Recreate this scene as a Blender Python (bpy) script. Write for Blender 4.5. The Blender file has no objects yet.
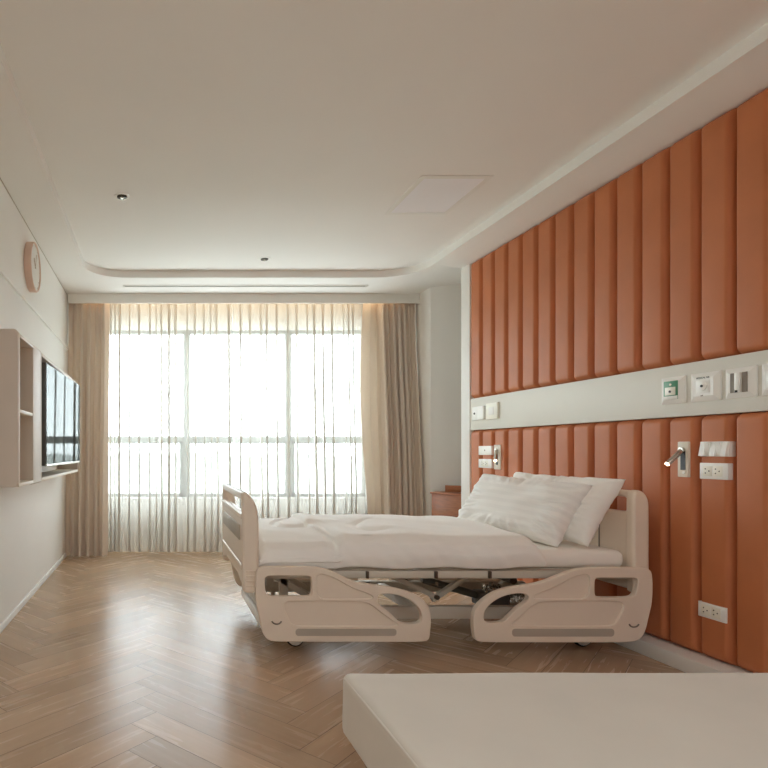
import bpy, bmesh, math, random
from mathutils import Vector, Matrix, noise
random.seed(7)
C = bpy.context.scene
col = C.collection
PI = math.pi

# ------------------------------------------------------------------ camera
cam_d = bpy.data.cameras.new('camera')
cam_d.lens = 27.42; cam_d.sensor_width = 36.0
cam_d.shift_x = 0.2956; cam_d.shift_y = 0.0872
cam_d.clip_start = 0.05; cam_d.clip_end = 5000
cam = bpy.data.objects.new('camera', cam_d)
cam.location = (0, 0, 1.05); cam.rotation_euler = (PI/2, 0, 0)
col.objects.link(cam); C.camera = cam

# ------------------------------------------------------------------ world, daylight
w = bpy.data.worlds.new('sky'); C.world = w; w.use_nodes = True
nt = w.node_tree; nt.nodes.clear()
wo = nt.nodes.new('ShaderNodeOutputWorld'); bg = nt.nodes.new('ShaderNodeBackground')
tc = nt.nodes.new('ShaderNodeTexCoord'); sx = nt.nodes.new('ShaderNodeSeparateXYZ')
rp = nt.nodes.new('ShaderNodeValToRGB')
rp.color_ramp.elements[0].position = 0.0; rp.color_ramp.elements[0].color = (.87, .94, 1.0, 1)
rp.color_ramp.elements[1].position = 0.8; rp.color_ramp.elements[1].color = (.80, .90, 1.0, 1)
nt.links.new(tc.outputs['Generated'], sx.inputs[0]); nt.links.new(sx.outputs['Z'], rp.inputs[0])
nt.links.new(rp.outputs[0], bg.inputs[0]); bg.inputs[1].default_value = 6.8
nt.links.new(bg.outputs[0], wo.inputs[0])
# portal: only helps the renderer find the sky through the window opening
pl = bpy.data.lights.new('window_portal', 'AREA'); pl.shape = 'RECTANGLE'; pl.size = 3.0; pl.size_y = 1.8
pl.cycles.is_portal = True
po = bpy.data.objects.new('window_portal', pl); po.location = (.73, 6.42, 1.45)
po.rotation_euler = (-PI/2, 0, 0); col.objects.link(po)
# warm LED strip lying in the curtain box
ll = bpy.data.lights.new('curtain_box_led', 'AREA'); ll.shape = 'RECTANGLE'; ll.size = 3.3; ll.size_y = .03
ll.energy = 1.3; ll.color = (1.0, .70, .42)
lo = bpy.data.objects.new('curtain_box_led', ll); lo.location = (.88, 5.995, 2.66); lo.rotation_euler = (math.radians(12), 0, 0)
col.objects.link(lo)

# added fill lights, unseen behind the camera, to brighten the near side
for lx_ in (-.2, 1.1):
    l3 = bpy.data.lights.new('added_fill_light', 'AREA'); l3.shape = 'RECTANGLE'; l3.size = .55; l3.size_y = 1.1
    l3.energy = 11; l3.color = (.84, .92, 1.0)
    o3 = bpy.data.objects.new('added_fill_light', l3); o3.location = (lx_, -1.3, 2.69); col.objects.link(o3)
C.view_settings.view_transform = 'Standard'; C.view_settings.look = 'None'
C.view_settings.exposure = 1.2; C.view_settings.gamma = 1.0; C.view_settings.use_curve_mapping = False
C.cycles.use_denoising = True
C.cycles.max_bounces = 16; C.cycles.diffuse_bounces = 10; C.cycles.glossy_bounces = 4
C.cycles.transmission_bounces = 8; C.cycles.transparent_max_bounces = 24
C.cycles.sample_clamp_indirect = 6

# ------------------------------------------------------------------ materials
def lin(c):
    return tuple(((v/255)/12.92 if v/255 <= .04045 else ((v/255+.055)/1.055)**2.4) for v in c) + (1,)
def mat(name, rgb, rough=.5, metal=0, spec=.5, nscale=None, namt=.04, bump=None, sheen=0, emit=None, estr=0, coat=0, stretch=(1, 1, 1)):
    m = bpy.data.materials.new(name); m.use_nodes = True
    nt = m.node_tree; b = nt.nodes['Principled BSDF']
    c = lin(rgb)
    b.inputs['Base Color'].default_value = c
    b.inputs['Roughness'].default_value = rough; b.inputs['Metallic'].default_value = metal
    b.inputs['Specular IOR Level'].default_value = spec
    b.inputs['Sheen Weight'].default_value = sheen
    b.inputs['Coat Weight'].default_value = coat
    if emit:
        b.inputs['Emission Color'].default_value = lin(emit); b.inputs['Emission Strength'].default_value = estr
    if nscale or bump:
        t = nt.nodes.new('ShaderNodeTexCoord'); mp = nt.nodes.new('ShaderNodeMapping'); mp.inputs['Scale'].default_value = stretch
        nt.links.new(t.outputs['Object'], mp.inputs[0])
    if nscale:
        n = nt.nodes.new('ShaderNodeTexNoise'); n.inputs['Scale'].default_value = nscale; n.inputs['Detail'].default_value = 4
        nt.links.new(mp.outputs[0], n.inputs['Vector'])
        r = nt.nodes.new('ShaderNodeValToRGB')
        r.color_ramp.elements[0].position = .3; r.color_ramp.elements[1].position = .7
        r.color_ramp.elements[0].color = tuple(v*(1-namt) for v in c[:3])+(1,)
        r.color_ramp.elements[1].color = tuple(min(1, v*(1+namt)) for v in c[:3])+(1,)
        nt.links.new(n.outputs['Fac'], r.inputs[0]); nt.links.new(r.outputs[0], b.inputs['Base Color'])
    if bump:
        n2 = nt.nodes.new('ShaderNodeTexNoise'); n2.inputs['Scale'].default_value = bump[0]; n2.inputs['Detail'].default_value = 3
        nt.links.new(mp.outputs[0], n2.inputs['Vector'])
        bp = nt.nodes.new('ShaderNodeBump'); bp.inputs['Strength'].default_value = bump[1]; bp.inputs['Distance'].default_value = .002
        nt.links.new(n2.outputs['Fac'], bp.inputs['Height']); nt.links.new(bp.outputs[0], b.inputs['Normal'])
    return m

M = {}
M['wall'] = mat('wall_paint', (241, 240, 236), .7, nscale=3, namt=.01, bump=(220, .05))
M['ceiling'] = mat('ceiling_paint', (243, 242, 238), .85, nscale=2, namt=.008)
M['trim'] = mat('white_trim', (238, 237, 232), .5, nscale=4, namt=.01)
M['leather'] = mat('terracotta_leather', (196, 119, 76), .5, nscale=5, namt=.05, bump=(350, .22), spec=.35)
M['leather_dark'] = mat('dark_seam_backing', (84, 42, 22), .8, nscale=6)
M['plastic'] = mat('beige_plastic', (236, 222, 205), .38, nscale=7, namt=.012, bump=(400, .05))
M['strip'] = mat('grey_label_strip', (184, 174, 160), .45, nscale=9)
M['mark'] = mat('grey_mark', (130, 118, 105), .5, nscale=9)
M['steel'] = mat('painted_steel', (206, 198, 184), .35, spec=.6, nscale=10, namt=.02)
M['chrome'] = mat('brushed_chrome', (200, 196, 188), .25, metal=1, nscale=40, namt=.05)
M['darksteel'] = mat('dark_steel', (92, 80, 68), .4, metal=.6, nscale=12)
M['rubber'] = mat('black_rubber', (34, 32, 30), .7, nscale=20)
M['foil'] = mat('silver_foil', (225, 225, 222), .2, metal=1, nscale=20, namt=.03)
M['linen'] = mat('white_cotton', (250, 248, 243), .85, sheen=.2, nscale=4, namt=.01, bump=(60, .1))
M['sheet'] = mat('white_sheet', (248, 243, 235), .85, sheen=.1, nscale=5, namt=.012, bump=(50, .12))
M['sofa'] = mat('cream_upholstery', (208, 199, 185), .8, sheen=.2, nscale=6, namt=.02, bump=(500, .15))
M['walnut'] = mat('brown_wood', (168, 104, 64), .4, nscale=6, namt=.16, stretch=(2, 2, 14), coat=.15)
M['beige_lam'] = mat('beige_laminate', (212, 200, 186), .5, nscale=5, namt=.02)
M['cream_edge'] = mat('cream_edge', (232, 224, 208), .5, nscale=8, namt=.01)
M['dark'] = mat('black_plastic', (30, 29, 28), .35, nscale=12)
M['greybezel'] = mat('dark_grey_bezel', (88, 86, 80), .4, nscale=12)
M['white_pl'] = mat('white_plastic', (248, 248, 243), .3, nscale=12, namt=.01)
M['ivory_pl'] = mat('ivory_plastic', (246, 244, 230), .35, nscale=12, namt=.01)
M['green'] = mat('green_label', (70, 140, 105), .4, nscale=14)
M['ink'] = mat('dark_ink', (48, 48, 48), .6, nscale=14)
M['strip_wall'] = mat('service_strip_paint', (224, 221, 210), .5, nscale=4, namt=.01)
M['wframe'] = mat('window_frame_grey', (120, 120, 116), .4, nscale=9, namt=.02)
M['pinkwood'] = mat('pale_pink_wood', (226, 196, 178), .5, nscale=9, namt=.06)
M['clockface'] = mat('clock_face', (236, 234, 228), .5, nscale=9, namt=.01)
M['diffuser'] = mat('panel_diffuser', (248, 248, 252), .3, nscale=3, namt=.01)
M['bulb'] = mat('lit_lamp', (255, 235, 205), .5, emit=(255, 222, 176), estr=7)
M['hole'] = mat('downlight_inside', (66, 58, 48), .35, metal=.5, nscale=20)
M['city_ground'] = mat('hazy_ground', (150, 156, 146), 1, nscale=.03, namt=.7)
M['city'] = mat('haze_pale_city', (190, 190, 186), .9, nscale=.1, namt=.08)  # distance haze is put into this pale building colour
M['screen'] = mat('glossy_screen', (22, 26, 30), .05, spec=.5, coat=0, nscale=2)
nt = M['screen'].node_tree      # dark panel with an anti-reflection coat
g = nt.nodes.new('ShaderNodeBsdfGlossy'); g.inputs[0].default_value = (.12, .123, .12, 1); g.inputs['Roughness'].default_value = .03
d = nt.nodes.new('ShaderNodeBsdfDiffuse'); d.inputs[0].default_value = (.012, .013, .015, 1)
a_ = nt.nodes.new('ShaderNodeAddShader'); nt.links.new(g.outputs[0], a_.inputs[0]); nt.links.new(d.outputs[0], a_.inputs[1])
nt.links.new(a_.outputs[0], nt.nodes['Material Output'].inputs[0])

# drape cloth
def cloth(name, rgb, trans_col, transp, transl, wave=None):
    m = bpy.data.materials.new(name); m.use_nodes = True; nt = m.node_tree; nt.nodes.clear()
    o = nt.nodes.new('ShaderNodeOutputMaterial')
    d = nt.nodes.new('ShaderNodeBsdfDiffuse'); t = nt.nodes.new('ShaderNodeBsdfTranslucent'); tr = nt.nodes.new('ShaderNodeBsdfTransparent')
    tc = nt.nodes.new('ShaderNodeTexCoord'); n = nt.nodes.new('ShaderNodeTexNoise'); n.inputs['Scale'].default_value = 300
    nt.links.new(tc.outputs['Object'], n.inputs['Vector'])
    r = nt.nodes.new('ShaderNodeValToRGB'); c = lin(rgb)
    r.color_ramp.elements[0].color = tuple(v*.9 for v in c[:3])+(1,); r.color_ramp.elements[1].color = tuple(min(1, v*1.06) for v in c[:3])+(1,)
    nt.links.new(n.outputs['Fac'], r.inputs[0]); nt.links.new(r.outputs[0], d.inputs[0])
    t.inputs[0].default_value = lin(trans_col)
    a = nt.nodes.new('ShaderNodeMixShader'); a.inputs[0].default_value = transl
    nt.links.new(d.outputs[0], a.inputs[1]); nt.links.new(t.outputs[0], a.inputs[2])
    b = nt.nodes.new('ShaderNodeMixShader'); b.inputs[0].default_value = transp
    nt.links.new(a.outputs[0], b.inputs[1]); nt.links.new(tr.outputs[0], b.inputs[2])
    if transp:      # open weave: the gaps close when the cloth is seen at a slant, T ** (1 / cos)
        lw = nt.nodes.new('ShaderNodeLayerWeight'); lw.inputs[0].default_value = .5
        m1 = nt.nodes.new('ShaderNodeMath'); m1.operation = 'SUBTRACT'; m1.inputs[0].default_value = 1.02; nt.links.new(lw.outputs['Facing'], m1.inputs[1])
        m2 = nt.nodes.new('ShaderNodeMath'); m2.operation = 'DIVIDE'; m2.inputs[0].default_value = 1; nt.links.new(m1.outputs[0], m2.inputs[1])
        m3 = nt.nodes.new('ShaderNodeMath'); m3.operation = 'POWER'; m3.inputs[0].default_value = transp; nt.links.new(m2.outputs[0], m3.inputs[1])
        nt.links.new(m3.outputs[0], b.inputs[0])
    nt.links.new(b.outputs[0], o.inputs[0])
    return m
M['drape'] = cloth('beige_drape', (226, 213, 198), (215, 190, 165), 0.0, .08)
M['lining'] = cloth('thin_drape', (230, 218, 202), (230, 208, 185), 0.0, .16)
M['sheer'] = cloth('white_sheer', (240, 238, 232), (244, 243, 238), .55, .14)

# glass
m = bpy.data.materials.new('clear_glass'); m.use_nodes = True; nt = m.node_tree; nt.nodes.clear()
o = nt.nodes.new('ShaderNodeOutputMaterial'); g = nt.nodes.new('ShaderNodeBsdfGlossy'); g.inputs['Roughness'].default_value = .02
t = nt.nodes.new('ShaderNodeBsdfTransparent'); t.inputs[0].default_value = (.96, .98, .97, 1)
x = nt.nodes.new('ShaderNodeMixShader'); x.inputs[0].default_value = .05
nt.links.new(t.outputs[0], x.inputs[1]); nt.links.new(g.outputs[0], x.inputs[2]); nt.links.new(x.outputs[0], o.inputs[0]); M['glass'] = m

# satin-stripe cotton
def stripes(name, rgb, scale, axis):
    m = mat(name, rgb, .8, sheen=.2); nt = m.node_tree; b = nt.nodes['Principled BSDF']
    t = nt.nodes.new('ShaderNodeTexCoord'); wv = nt.nodes.new('ShaderNodeTexWave'); wv.bands_direction = axis
    wv.inputs['Scale'].default_value = scale; wv.inputs['Distortion'].default_value = .15
    nt.links.new(t.outputs['UV'], wv.inputs['Vector'])
    r = nt.nodes.new('ShaderNodeValToRGB'); c = lin(rgb)
    r.color_ramp.elements[0].position = .45; r.color_ramp.elements[1].position = .55
    r.color_ramp.elements[0].color = tuple(v*.955 for v in c[:3])+(1,); r.color_ramp.elements[1].color = c
    nt.links.new(wv.outputs['Fac'], r.inputs[0]); nt.links.new(r.outputs[0], b.inputs['Base Color'])
    return m
M['pillow'] = stripes('striped_cotton', (250, 249, 245), 2.6, 'Y')

# floor wood
m = mat('oak_floor', (176, 142, 116), .3, spec=.22); nt = m.node_tree; b = nt.nodes['Principled BSDF']
at = nt.nodes.new('ShaderNodeAttribute'); at.attribute_name = 'Tint'
tc = nt.nodes.new('ShaderNodeTexCoord'); mp = nt.nodes.new('ShaderNodeMapping'); mp.inputs['Scale'].default_value = (.8, 11, 1)
n = nt.nodes.new('ShaderNodeTexNoise'); n.inputs['Scale'].default_value = 3; n.inputs['Detail'].default_value = 3; n.inputs['Distortion'].default_value = .6
nt.links.new(tc.outputs['UV'], mp.inputs[0]); nt.links.new(mp.outputs[0], n.inputs['Vector'])
r = nt.nodes.new('ShaderNodeValToRGB'); r.color_ramp.elements[0].position = .3; r.color_ramp.elements[1].position = .72
r.color_ramp.elements[0].color = (.93, .915, .90, 1); r.color_ramp.elements[1].color = (1.05, 1.05, 1.05, 1)
nt.links.new(n.outputs['Fac'], r.inputs[0])
mx = nt.nodes.new('ShaderNodeMix'); mx.data_type = 'RGBA'; mx.blend_type = 'MULTIPLY'; mx.inputs[0].default_value = 1
nt.links.new(at.outputs['Color'], mx.inputs[6]); nt.links.new(r.outputs[0], mx.inputs[7]); nt.links.new(mx.outputs[2], b.inputs['Base Color'])
rr = nt.nodes.new('ShaderNodeMapRange'); rr.inputs[3].default_value = .25; rr.inputs[4].default_value = .29
nt.links.new(n.outputs['Fac'], rr.inputs[0]); nt.links.new(rr.outputs[0], b.inputs['Roughness'])
M['floor'] = m
M['underfloor'] = mat('floor_joint', (96, 72, 54), .8, nscale=9)

# ------------------------------------------------------------------ helpers
def link(name, me, mt=None, parent=None, smooth=None):
    ob = bpy.data.objects.new(name, me); col.objects.link(ob)
    if mt is not None and not me.materials: me.materials.append(mt)
    if smooth is not None:
        for p in me.polygons: p.use_smooth = True
        me.set_sharp_from_angle(angle=math.radians(smooth))
    if parent is not None:
        ob.parent = parent; ob.matrix_parent_inverse = parent.matrix_basis.inverted()
    return ob
def obj(name, bm, mt, parent=None, smooth=29):
    me = bpy.data.meshes.new(name); bm.normal_update(); bm.to_mesh(me); bm.free()
    o = link(name, me, mt, parent, smooth)
    if smooth == 50: wn = o.modifiers.new('normals', 'WEIGHTED_NORMAL'); wn.keep_sharp = True
    return o
def tag(o, label, cat, group=None):
    o['label'] = label; o['category'] = cat
    if group: o['group'] = group
    return o
def thing(name, label, cat, loc, group=None):
    o = bpy.data.objects.new(name, None); col.objects.link(o); o.location = loc
    o.empty_display_size = .1
    return tag(o, label, cat, group)
def struct(name, bm, mt, smooth=30):
    o = obj(name, bm, mt, None, smooth); o['kind'] = 'structure'; return o
def B(): return bmesh.new()
def add_box(bm, a, b, bev=0, seg=2):
    x0, x1 = sorted((a[0], b[0])); y0, y1 = sorted((a[1], b[1])); z0, z1 = sorted((a[2], b[2]))
    t = bmesh.new()
    r = bmesh.ops.create_cube(t, size=1)
    for v in t.verts:
        v.co = Vector((x0+(v.co.x+.5)*(x1-x0), y0+(v.co.y+.5)*(y1-y0), z0+(v.co.z+.5)*(z1-z0)))
    if bev: bmesh.ops.bevel(t, geom=t.edges[:], offset=bev, segments=seg, profile=.5, affect='EDGES')
    merge(bm, t); return bm
def merge(bm, t, mtx=None):
    me = bpy.data.meshes.new('tmp'); t.to_mesh(me); t.free()
    if mtx is not None: me.transform(mtx)
    bm.from_mesh(me); bpy.data.meshes.remove(me)
def box(a, b, bev=0, seg=2): return add_box(B(), a, b, bev, seg)
def add_cyl(bm, p, q, r, r2=None, n=20, bev=0):
    p = Vector(p); q = Vector(q); d = q-p; t = bmesh.new()
    bmesh.ops.create_cone(t, cap_ends=True, segments=n, radius1=r, radius2=r if r2 is None else r2, depth=d.length)
    if bev:
        es = [e for e in t.edges if abs(e.verts[0].co.z-e.verts[1].co.z) < 1e-6]
        bmesh.ops.bevel(t, geom=es, offset=bev, segments=2, profile=.5, affect='EDGES')
    mtx = Matrix.Translation((p+q)/2) @ d.to_track_quat('Z', 'Y').to_matrix().to_4x4()
    merge(bm, t, mtx); return bm
def cyl(p, q, r, r2=None, n=20, bev=0): return add_cyl(B(), p, q, r, r2, n, bev)
def add_bar(bm, p, q, w, h, bev=.003):          # rectangular bar between two points
    p = Vector(p); q = Vector(q); d = q-p; L = d.length
    t = bmesh.new(); add_box(t, (-w/2, -h/2, -L/2), (w/2, h/2, L/2), bev)
    merge(bm, t, Matrix.Translation((p+q)/2) @ d.to_track_quat('Z', 'Y').to_matrix().to_4x4()); return bm
def chaikin(pts, it=2):
    for _ in range(it):
        o = []
        for i in range(len(pts)):
            a = pts[i]; b = pts[(i+1) % len(pts)]
            o.append((a[0]*.75+b[0]*.25, a[1]*.75+b[1]*.25)); o.append((a[0]*.25+b[0]*.75, a[1]*.25+b[1]*.75))
        pts = o
    return pts
def sheet2d(loops, th, bev):                    # filled outline with holes and rounded edges, in local XY, centred on z = 0
    cu = bpy.data.curves.new('tmpc', 'CURVE'); cu.dimensions = '2D'; cu.fill_mode = 'BOTH'
    cu.extrude = max(th/2-bev, .0005); cu.bevel_depth = bev; cu.bevel_resolution = 2; cu.offset = -bev
    for lp in loops:
        s = cu.splines.new('POLY'); s.points.add(len(lp)-1)
        for p, c in zip(s.points, lp): p.co = (c[0], c[1], 0, 1)
        s.use_cyclic_u = True
    ob = bpy.data.objects.new('tmpc', cu); col.objects.link(ob)
    dg = bpy.context.evaluated_depsgraph_get(); dg.update()
    me = bpy.data.meshes.new_from_object(ob.evaluated_get(dg))
    bpy.data.objects.remove(ob); bpy.data.curves.remove(cu)
    return me
def add_sheet(bm, loops, th, bev, mtx):
    me = sheet2d(loops, th, bev); me.materials.clear(); me.transform(mtx); bm.from_mesh(me); bpy.data.meshes.remove(me); return bm
def XZ(y): return Matrix(((1, 0, 0, 0), (0, 0, -1, y), (0, 1, 0, 0), (0, 0, 0, 1)))        # local (x,y)->(x,z) at depth y
def YZ(x): return Matrix(((0, 0, 1, x), (1, 0, 0, 0), (0, 1, 0, 0), (0, 0, 0, 1)))         # local (x,y)->(y,z) at x
def rrect(x0, y0, x1, y1, r, n=5):
    o = []
    for cx, cy, a0 in ((x1-r, y1-r, 0), (x0+r, y1-r, 90), (x0+r, y0+r, 180), (x1-r, y0+r, 270)):
        for i in range(n+1):
            a = math.radians(a0+90*i/n); o.append((cx+r*math.cos(a), cy+r*math.sin(a)))
    return o
def text_mesh(s, size, mtx):
    cu = bpy.data.curves.new('t', 'FONT'); cu.body = s; cu.size = size; cu.align_x = 'CENTER'; cu.align_y = 'CENTER'; cu.extrude = .0004
    ob = bpy.data.objects.new('t', cu); col.objects.link(ob)
    dg = bpy.context.evaluated_depsgraph_get(); dg.update()
    me = bpy.data.meshes.new_from_object(ob.evaluated_get(dg)); bpy.data.objects.remove(ob); bpy.data.curves.remove(cu)
    me.materials.clear(); me.transform(mtx); return me
def sstep(t):
    t = max(0, min(1, t)); return t*t*(3-2*t)
def grid(nu, nv, f, closed_v=False, uv=True):
    bm = B(); vs = [[bm.verts.new(f(i/(nu-1), j/(nv if closed_v else nv-1))) for j in range(nv)] for i in range(nu)]
    L = bm.loops.layers.uv.new('UVMap') if uv else None
    for i in range(nu-1):
        for j in range(nv if closed_v else nv-1):
            j2 = (j+1) % nv
            fc = bm.faces.new((vs[i][j], vs[i+1][j], vs[i+1][j2], vs[i][j2]))
            if uv:
                for lp, (a, b) in zip(fc.loops, ((i, j), (i+1, j), (i+1, j+1), (i, j+1))): lp[L].uv = (a/(nu-1), b/(nv-1))
    return bm
def NZ(x, y, z): return noise.noise(Vector((x, y, z)))

# ------------------------------------------------------------------ structure
XL, XR, YB, YW = -.906, 2.60, -2.6, 6.18
ZC, ZT = 2.65, 2.713
# floor: one mesh of herringbone planks
def make_floor():
    bm = B(); L, W = .85, .1417; cl = bm.loops.layers.float_color.new('Tint'); uvl = bm.loops.layers.uv.new('UVMap')
    s = math.sqrt(.5)
    def rot(a, b): return (s*(a-b)+.60, s*(a+b)+.35)
    def plank(a0, b0, a1, b1, horiz):
        g = .0012
        cs = [(a0+g, b0+g), (a1-g, b0+g), (a1-g, b1-g), (a0+g, b1-g)]
        ps = [rot(*c) for c in cs]
        if all(p[0] < XL-.05 or p[0] > 3.4 for p in ps) or all(p[1] < YB-.05 or p[1] > YW+.05 for p in ps): return
        f = bm.faces.new([bm.verts.new((p[0], p[1], 0)) for p in ps])
        k = random.uniform(.86, 1.09); h = random.uniform(-.02, .02)
        base = lin((188, 161, 134)); c = (base[0]*k*(1+h), base[1]*k, base[2]*k*(1-h), 1)
        ou, ov = random.random()*9, random.random()*9
        for lp, q in zip(f.loops, cs):
            lp[cl] = c; u, v = (q[0]-a0, q[1]-b0) if horiz else (q[1]-b0, q[0]-a0); lp[uvl].uv = (u+ou, v+ov)
    for i in range(-60, 70):
        for j in range(-8, 9):
            ox, oy = i*W+j*L, i*W-j*L
            plank(ox, oy, ox+L, oy+W, True); plank(ox+L, oy+W-L, ox+L+W, oy+W, False)
    for co, no in (((XL, 0, 0), (-1, 0, 0)), ((3.35, 0, 0), (1, 0, 0)), ((0, YB, 0), (0, -1, 0)), ((0, YW, 0), (0, 1, 0))):
        bmesh.ops.bisect_plane(bm, geom=bm.verts[:]+bm.edges[:]+bm.faces[:], plane_co=co, plane_no=no, clear_outer=True)
    return bm
struct('floor', make_floor(), M['floor'])
sub = box((XL-.2, YB-.2, -.12), (3.5, YW+.3, -.0015)); struct('floor_slab', sub, M['underfloor'])

# left wall with the slightly proud lower part
struct('wall_left', add_box(box((XL-.2, YB, -.0), (XL-.012, YW, 2.9)), (XL-.1, YB, 0), (XL, YW, 2.083), .002), M['wall'])
struct('trim_1', box((XL-.05, YB, 2.076), (XL+.014, YW-.25, 2.098), .004), M['trim'])
struct('shadow_line_strip', box((XL-.05, YB, 2.640), (XL-.010, 5.95, 2.648)), M['strip'])  # dark strip that draws the shadow line between left wall and ceiling
struct('baseboard_left', box((XL-.01, YB, 0), (XL+.007, YW-.33, .045), .003), M['wall'])
# right wall
struct('wall_right', box((2.645, YB, 0), (2.9, 5.0, 2.9)), M['wall'])
struct('wall_back', box((XL-.2, YB-.2, 0), (2.9, YB, 2.9)), M['wall'])
# window wall : opening x -.76..2.213, z .5625..2.332
wb = B()
add_box(wb, (XL-.2, YW, 0), (-.76, YW+.25, 2.9)); add_box(wb, (2.213, YW, 0), (3.6, YW+.25, 2.9))
add_box(wb, (-.76, YW, 0), (2.213, YW+.25, .5625)); add_box(wb, (-.76, YW, 2.332), (2.213, YW+.25, 2.9))
struct('wall_window', wb, M['wall'])
# niche on the right of the window: short return, oblique wall
def prism(pts, z0, z1):
    bm = B(); lo_ = [bm.verts.new((x, y, z0)) for x, y in pts]; hi = [bm.verts.new((x, y, z1)) for x, y in pts]
    bm.faces.new(lo_[::-1]); bm.faces.new(hi)
    for i in range(len(pts)):
        j = (i+1) % len(pts); bm.faces.new((lo_[i], lo_[j], hi[j], hi[i]))
    bmesh.ops.recalc_face_normals(bm, faces=bm.faces[:]); return bm
struct('wall_niche', prism([(2.675, YW), (2.675, 5.72), (3.3, 5.40), (3.3, 5.0), (3.5, 5.0), (3.5, YW)], 0, 2.9), M['wall'])
struct('trim_2', box((XR, 4.866, 0), (3.6, 5.0, 2.72), .002), M['trim'])
struct('trim_3', box((XR, -.6, 1.2215), (2.66, 4.85, 1.481), .002), M['strip_wall'])
struct('baseboard_right', box((2.50, YB, 0), (2.66, 4.865, .073), .004), M['trim'])
struct('wall_pad_backing', box((2.636, -.6, .07), (2.66, 4.862, 2.61)), M['leather_dark'])

# ceiling: perimeter slab with a rounded-rectangle opening, raised tray above
def ceiling():
    bm = B()
    x0, x1, y0, y1, r = -.638, 2.37, -2.1, 5.40, .36
    n = 10
    loop = rrect(x0, y0, x1, y1, r, n)
    ox0, ox1, oy0, oy1 = XL-.2, 3.5, YB-.2, 5.95
    def zlow(x): return ZC if x <= 2.371 else ZC-.043*min(1, (x-2.37)/.23)
    def outer(p):
        # spread the opening's points to the slab's outer rectangle
        x, y = p
        return x, y
    lo_ = [bm.verts.new((x, y, ZC)) for x, y in loop]
    hi = [bm.verts.new((x, y, ZT)) for x, y in loop]
    N = len(loop)
    for i in range(N):
        j = (i+1) % N; bm.faces.new((lo_[i], lo_[j], hi[j], hi[i]))
    # perimeter underside: four strips + corner fans
    q = {0: (ox1, oy1), 1: (ox0, oy1), 2: (ox0, oy0), 3: (ox1, oy0)}
    m = n+1
    cv = [bm.verts.new((q[k][0], q[k][1], ZC)) for k in range(4)]
    for k in range(4):
        for i in range(n): bm.faces.new((lo_[k*m+i], lo_[k*m+i+1], cv[k]))
        k2 = (k+1) % 4
        bm.faces.new((lo_[k*m+n], lo_[k2*m], cv[k2], cv[k]))
    tp = [bm.verts.new((x, y, ZT)) for x, y in ((ox0, oy0), (ox1, oy0), (ox1, oy1), (ox0, oy1))]
    bm.faces.new(hi); 
    # top cap for thickness
    add_box(bm, (ox0, oy0, ZT+.003), (ox1, oy1, ZT+.2))
    for f in bm.faces: f.smooth = False
    for v in tp: bm.verts.remove(v)
    return bm
struct('ceiling', ceiling(), M['ceiling'], 30)
# soffit wedge that falls to the top of the padded wall
sf = B()
pts = [(2.372, ZC-.0005), (2.66, ZC-.0005), (2.66, 2.609), (2.598, 2.609)]
for y in (YB, 5.02): pass
a = [sf.verts.new((x, YB, z)) for x, z in pts]; b_ = [sf.verts.new((x, 5.0, z)) for x, z in pts]
sf.faces.new(a); sf.faces.new(b_[::-1])
for i in range(4): sf.faces.new((a[i], a[(i+1) % 4], b_[(i+1) % 4], b_[i]))
bmesh.ops.recalc_face_normals(sf, faces=sf.faces[:])
struct('ceiling_soffit', sf, M['ceiling'])
# curtain box: front board and lid
struct('trim_4', box((XL, 5.95, 2.555), (2.675, 5.972, 2.85), .002), M['trim'])
struct('ceiling_curtain_box', box((XL-.2, 5.972, 2.80), (3.5, YW+.25, 2.9)), M['ceiling'])

# window frames and panes
xs = [-.76, .318, 1.394, 2.213]
fb = B(); fy0, fy1 = YW+.03, YW+.10
add_box(fb, (-.76, fy0, .5625), (2.213, fy1, .60)); add_box(fb, (-.76, fy0, 2.295), (2.213, fy1, 2.332))
add_box(fb, (-.76, fy0, 1.13), (2.213, fy1, 1.205))
add_box(fb, (-.76, fy0, .5625), (-.72, fy1, 2.332)); add_box(fb, (2.175, fy0, .5625), (2.213, fy1, 2.332))
for xm in xs[1:3]: add_box(fb, (xm-.035, fy0-.01, .5625), (xm+.035, fy1, 2.332))
add_box(fb, (.318-.075, fy0, .5625), (.318, fy1, 1.15)); add_box(fb, (1.394, fy0, .5625), (1.394+.07, fy1, 1.15))
wf = struct('window_1', fb, M['wframe'])
for i in range(3):
    for z0, z1 in ((.60, 1.13), (1.205, 2.295)):
        g_ = obj('window_pane', box((xs[i]+.035, YW+.06, z0), (xs[i+1]-.035, YW+.066, z1)), M['glass'], wf)
struct('trim_5', box((-.76, YW-.03, .545), (2.213, YW+.03, .5625), .003), M['trim'])
lt = B()
for i in range(3): add_box(lt, (xs[i]+(.3 if i else .45), YW+.015, 1.155), (xs[i]+(.34 if i else .49), YW+.03, 1.19), .003)
obj('window_latch', lt, M['darksteel'], wf)

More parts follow.
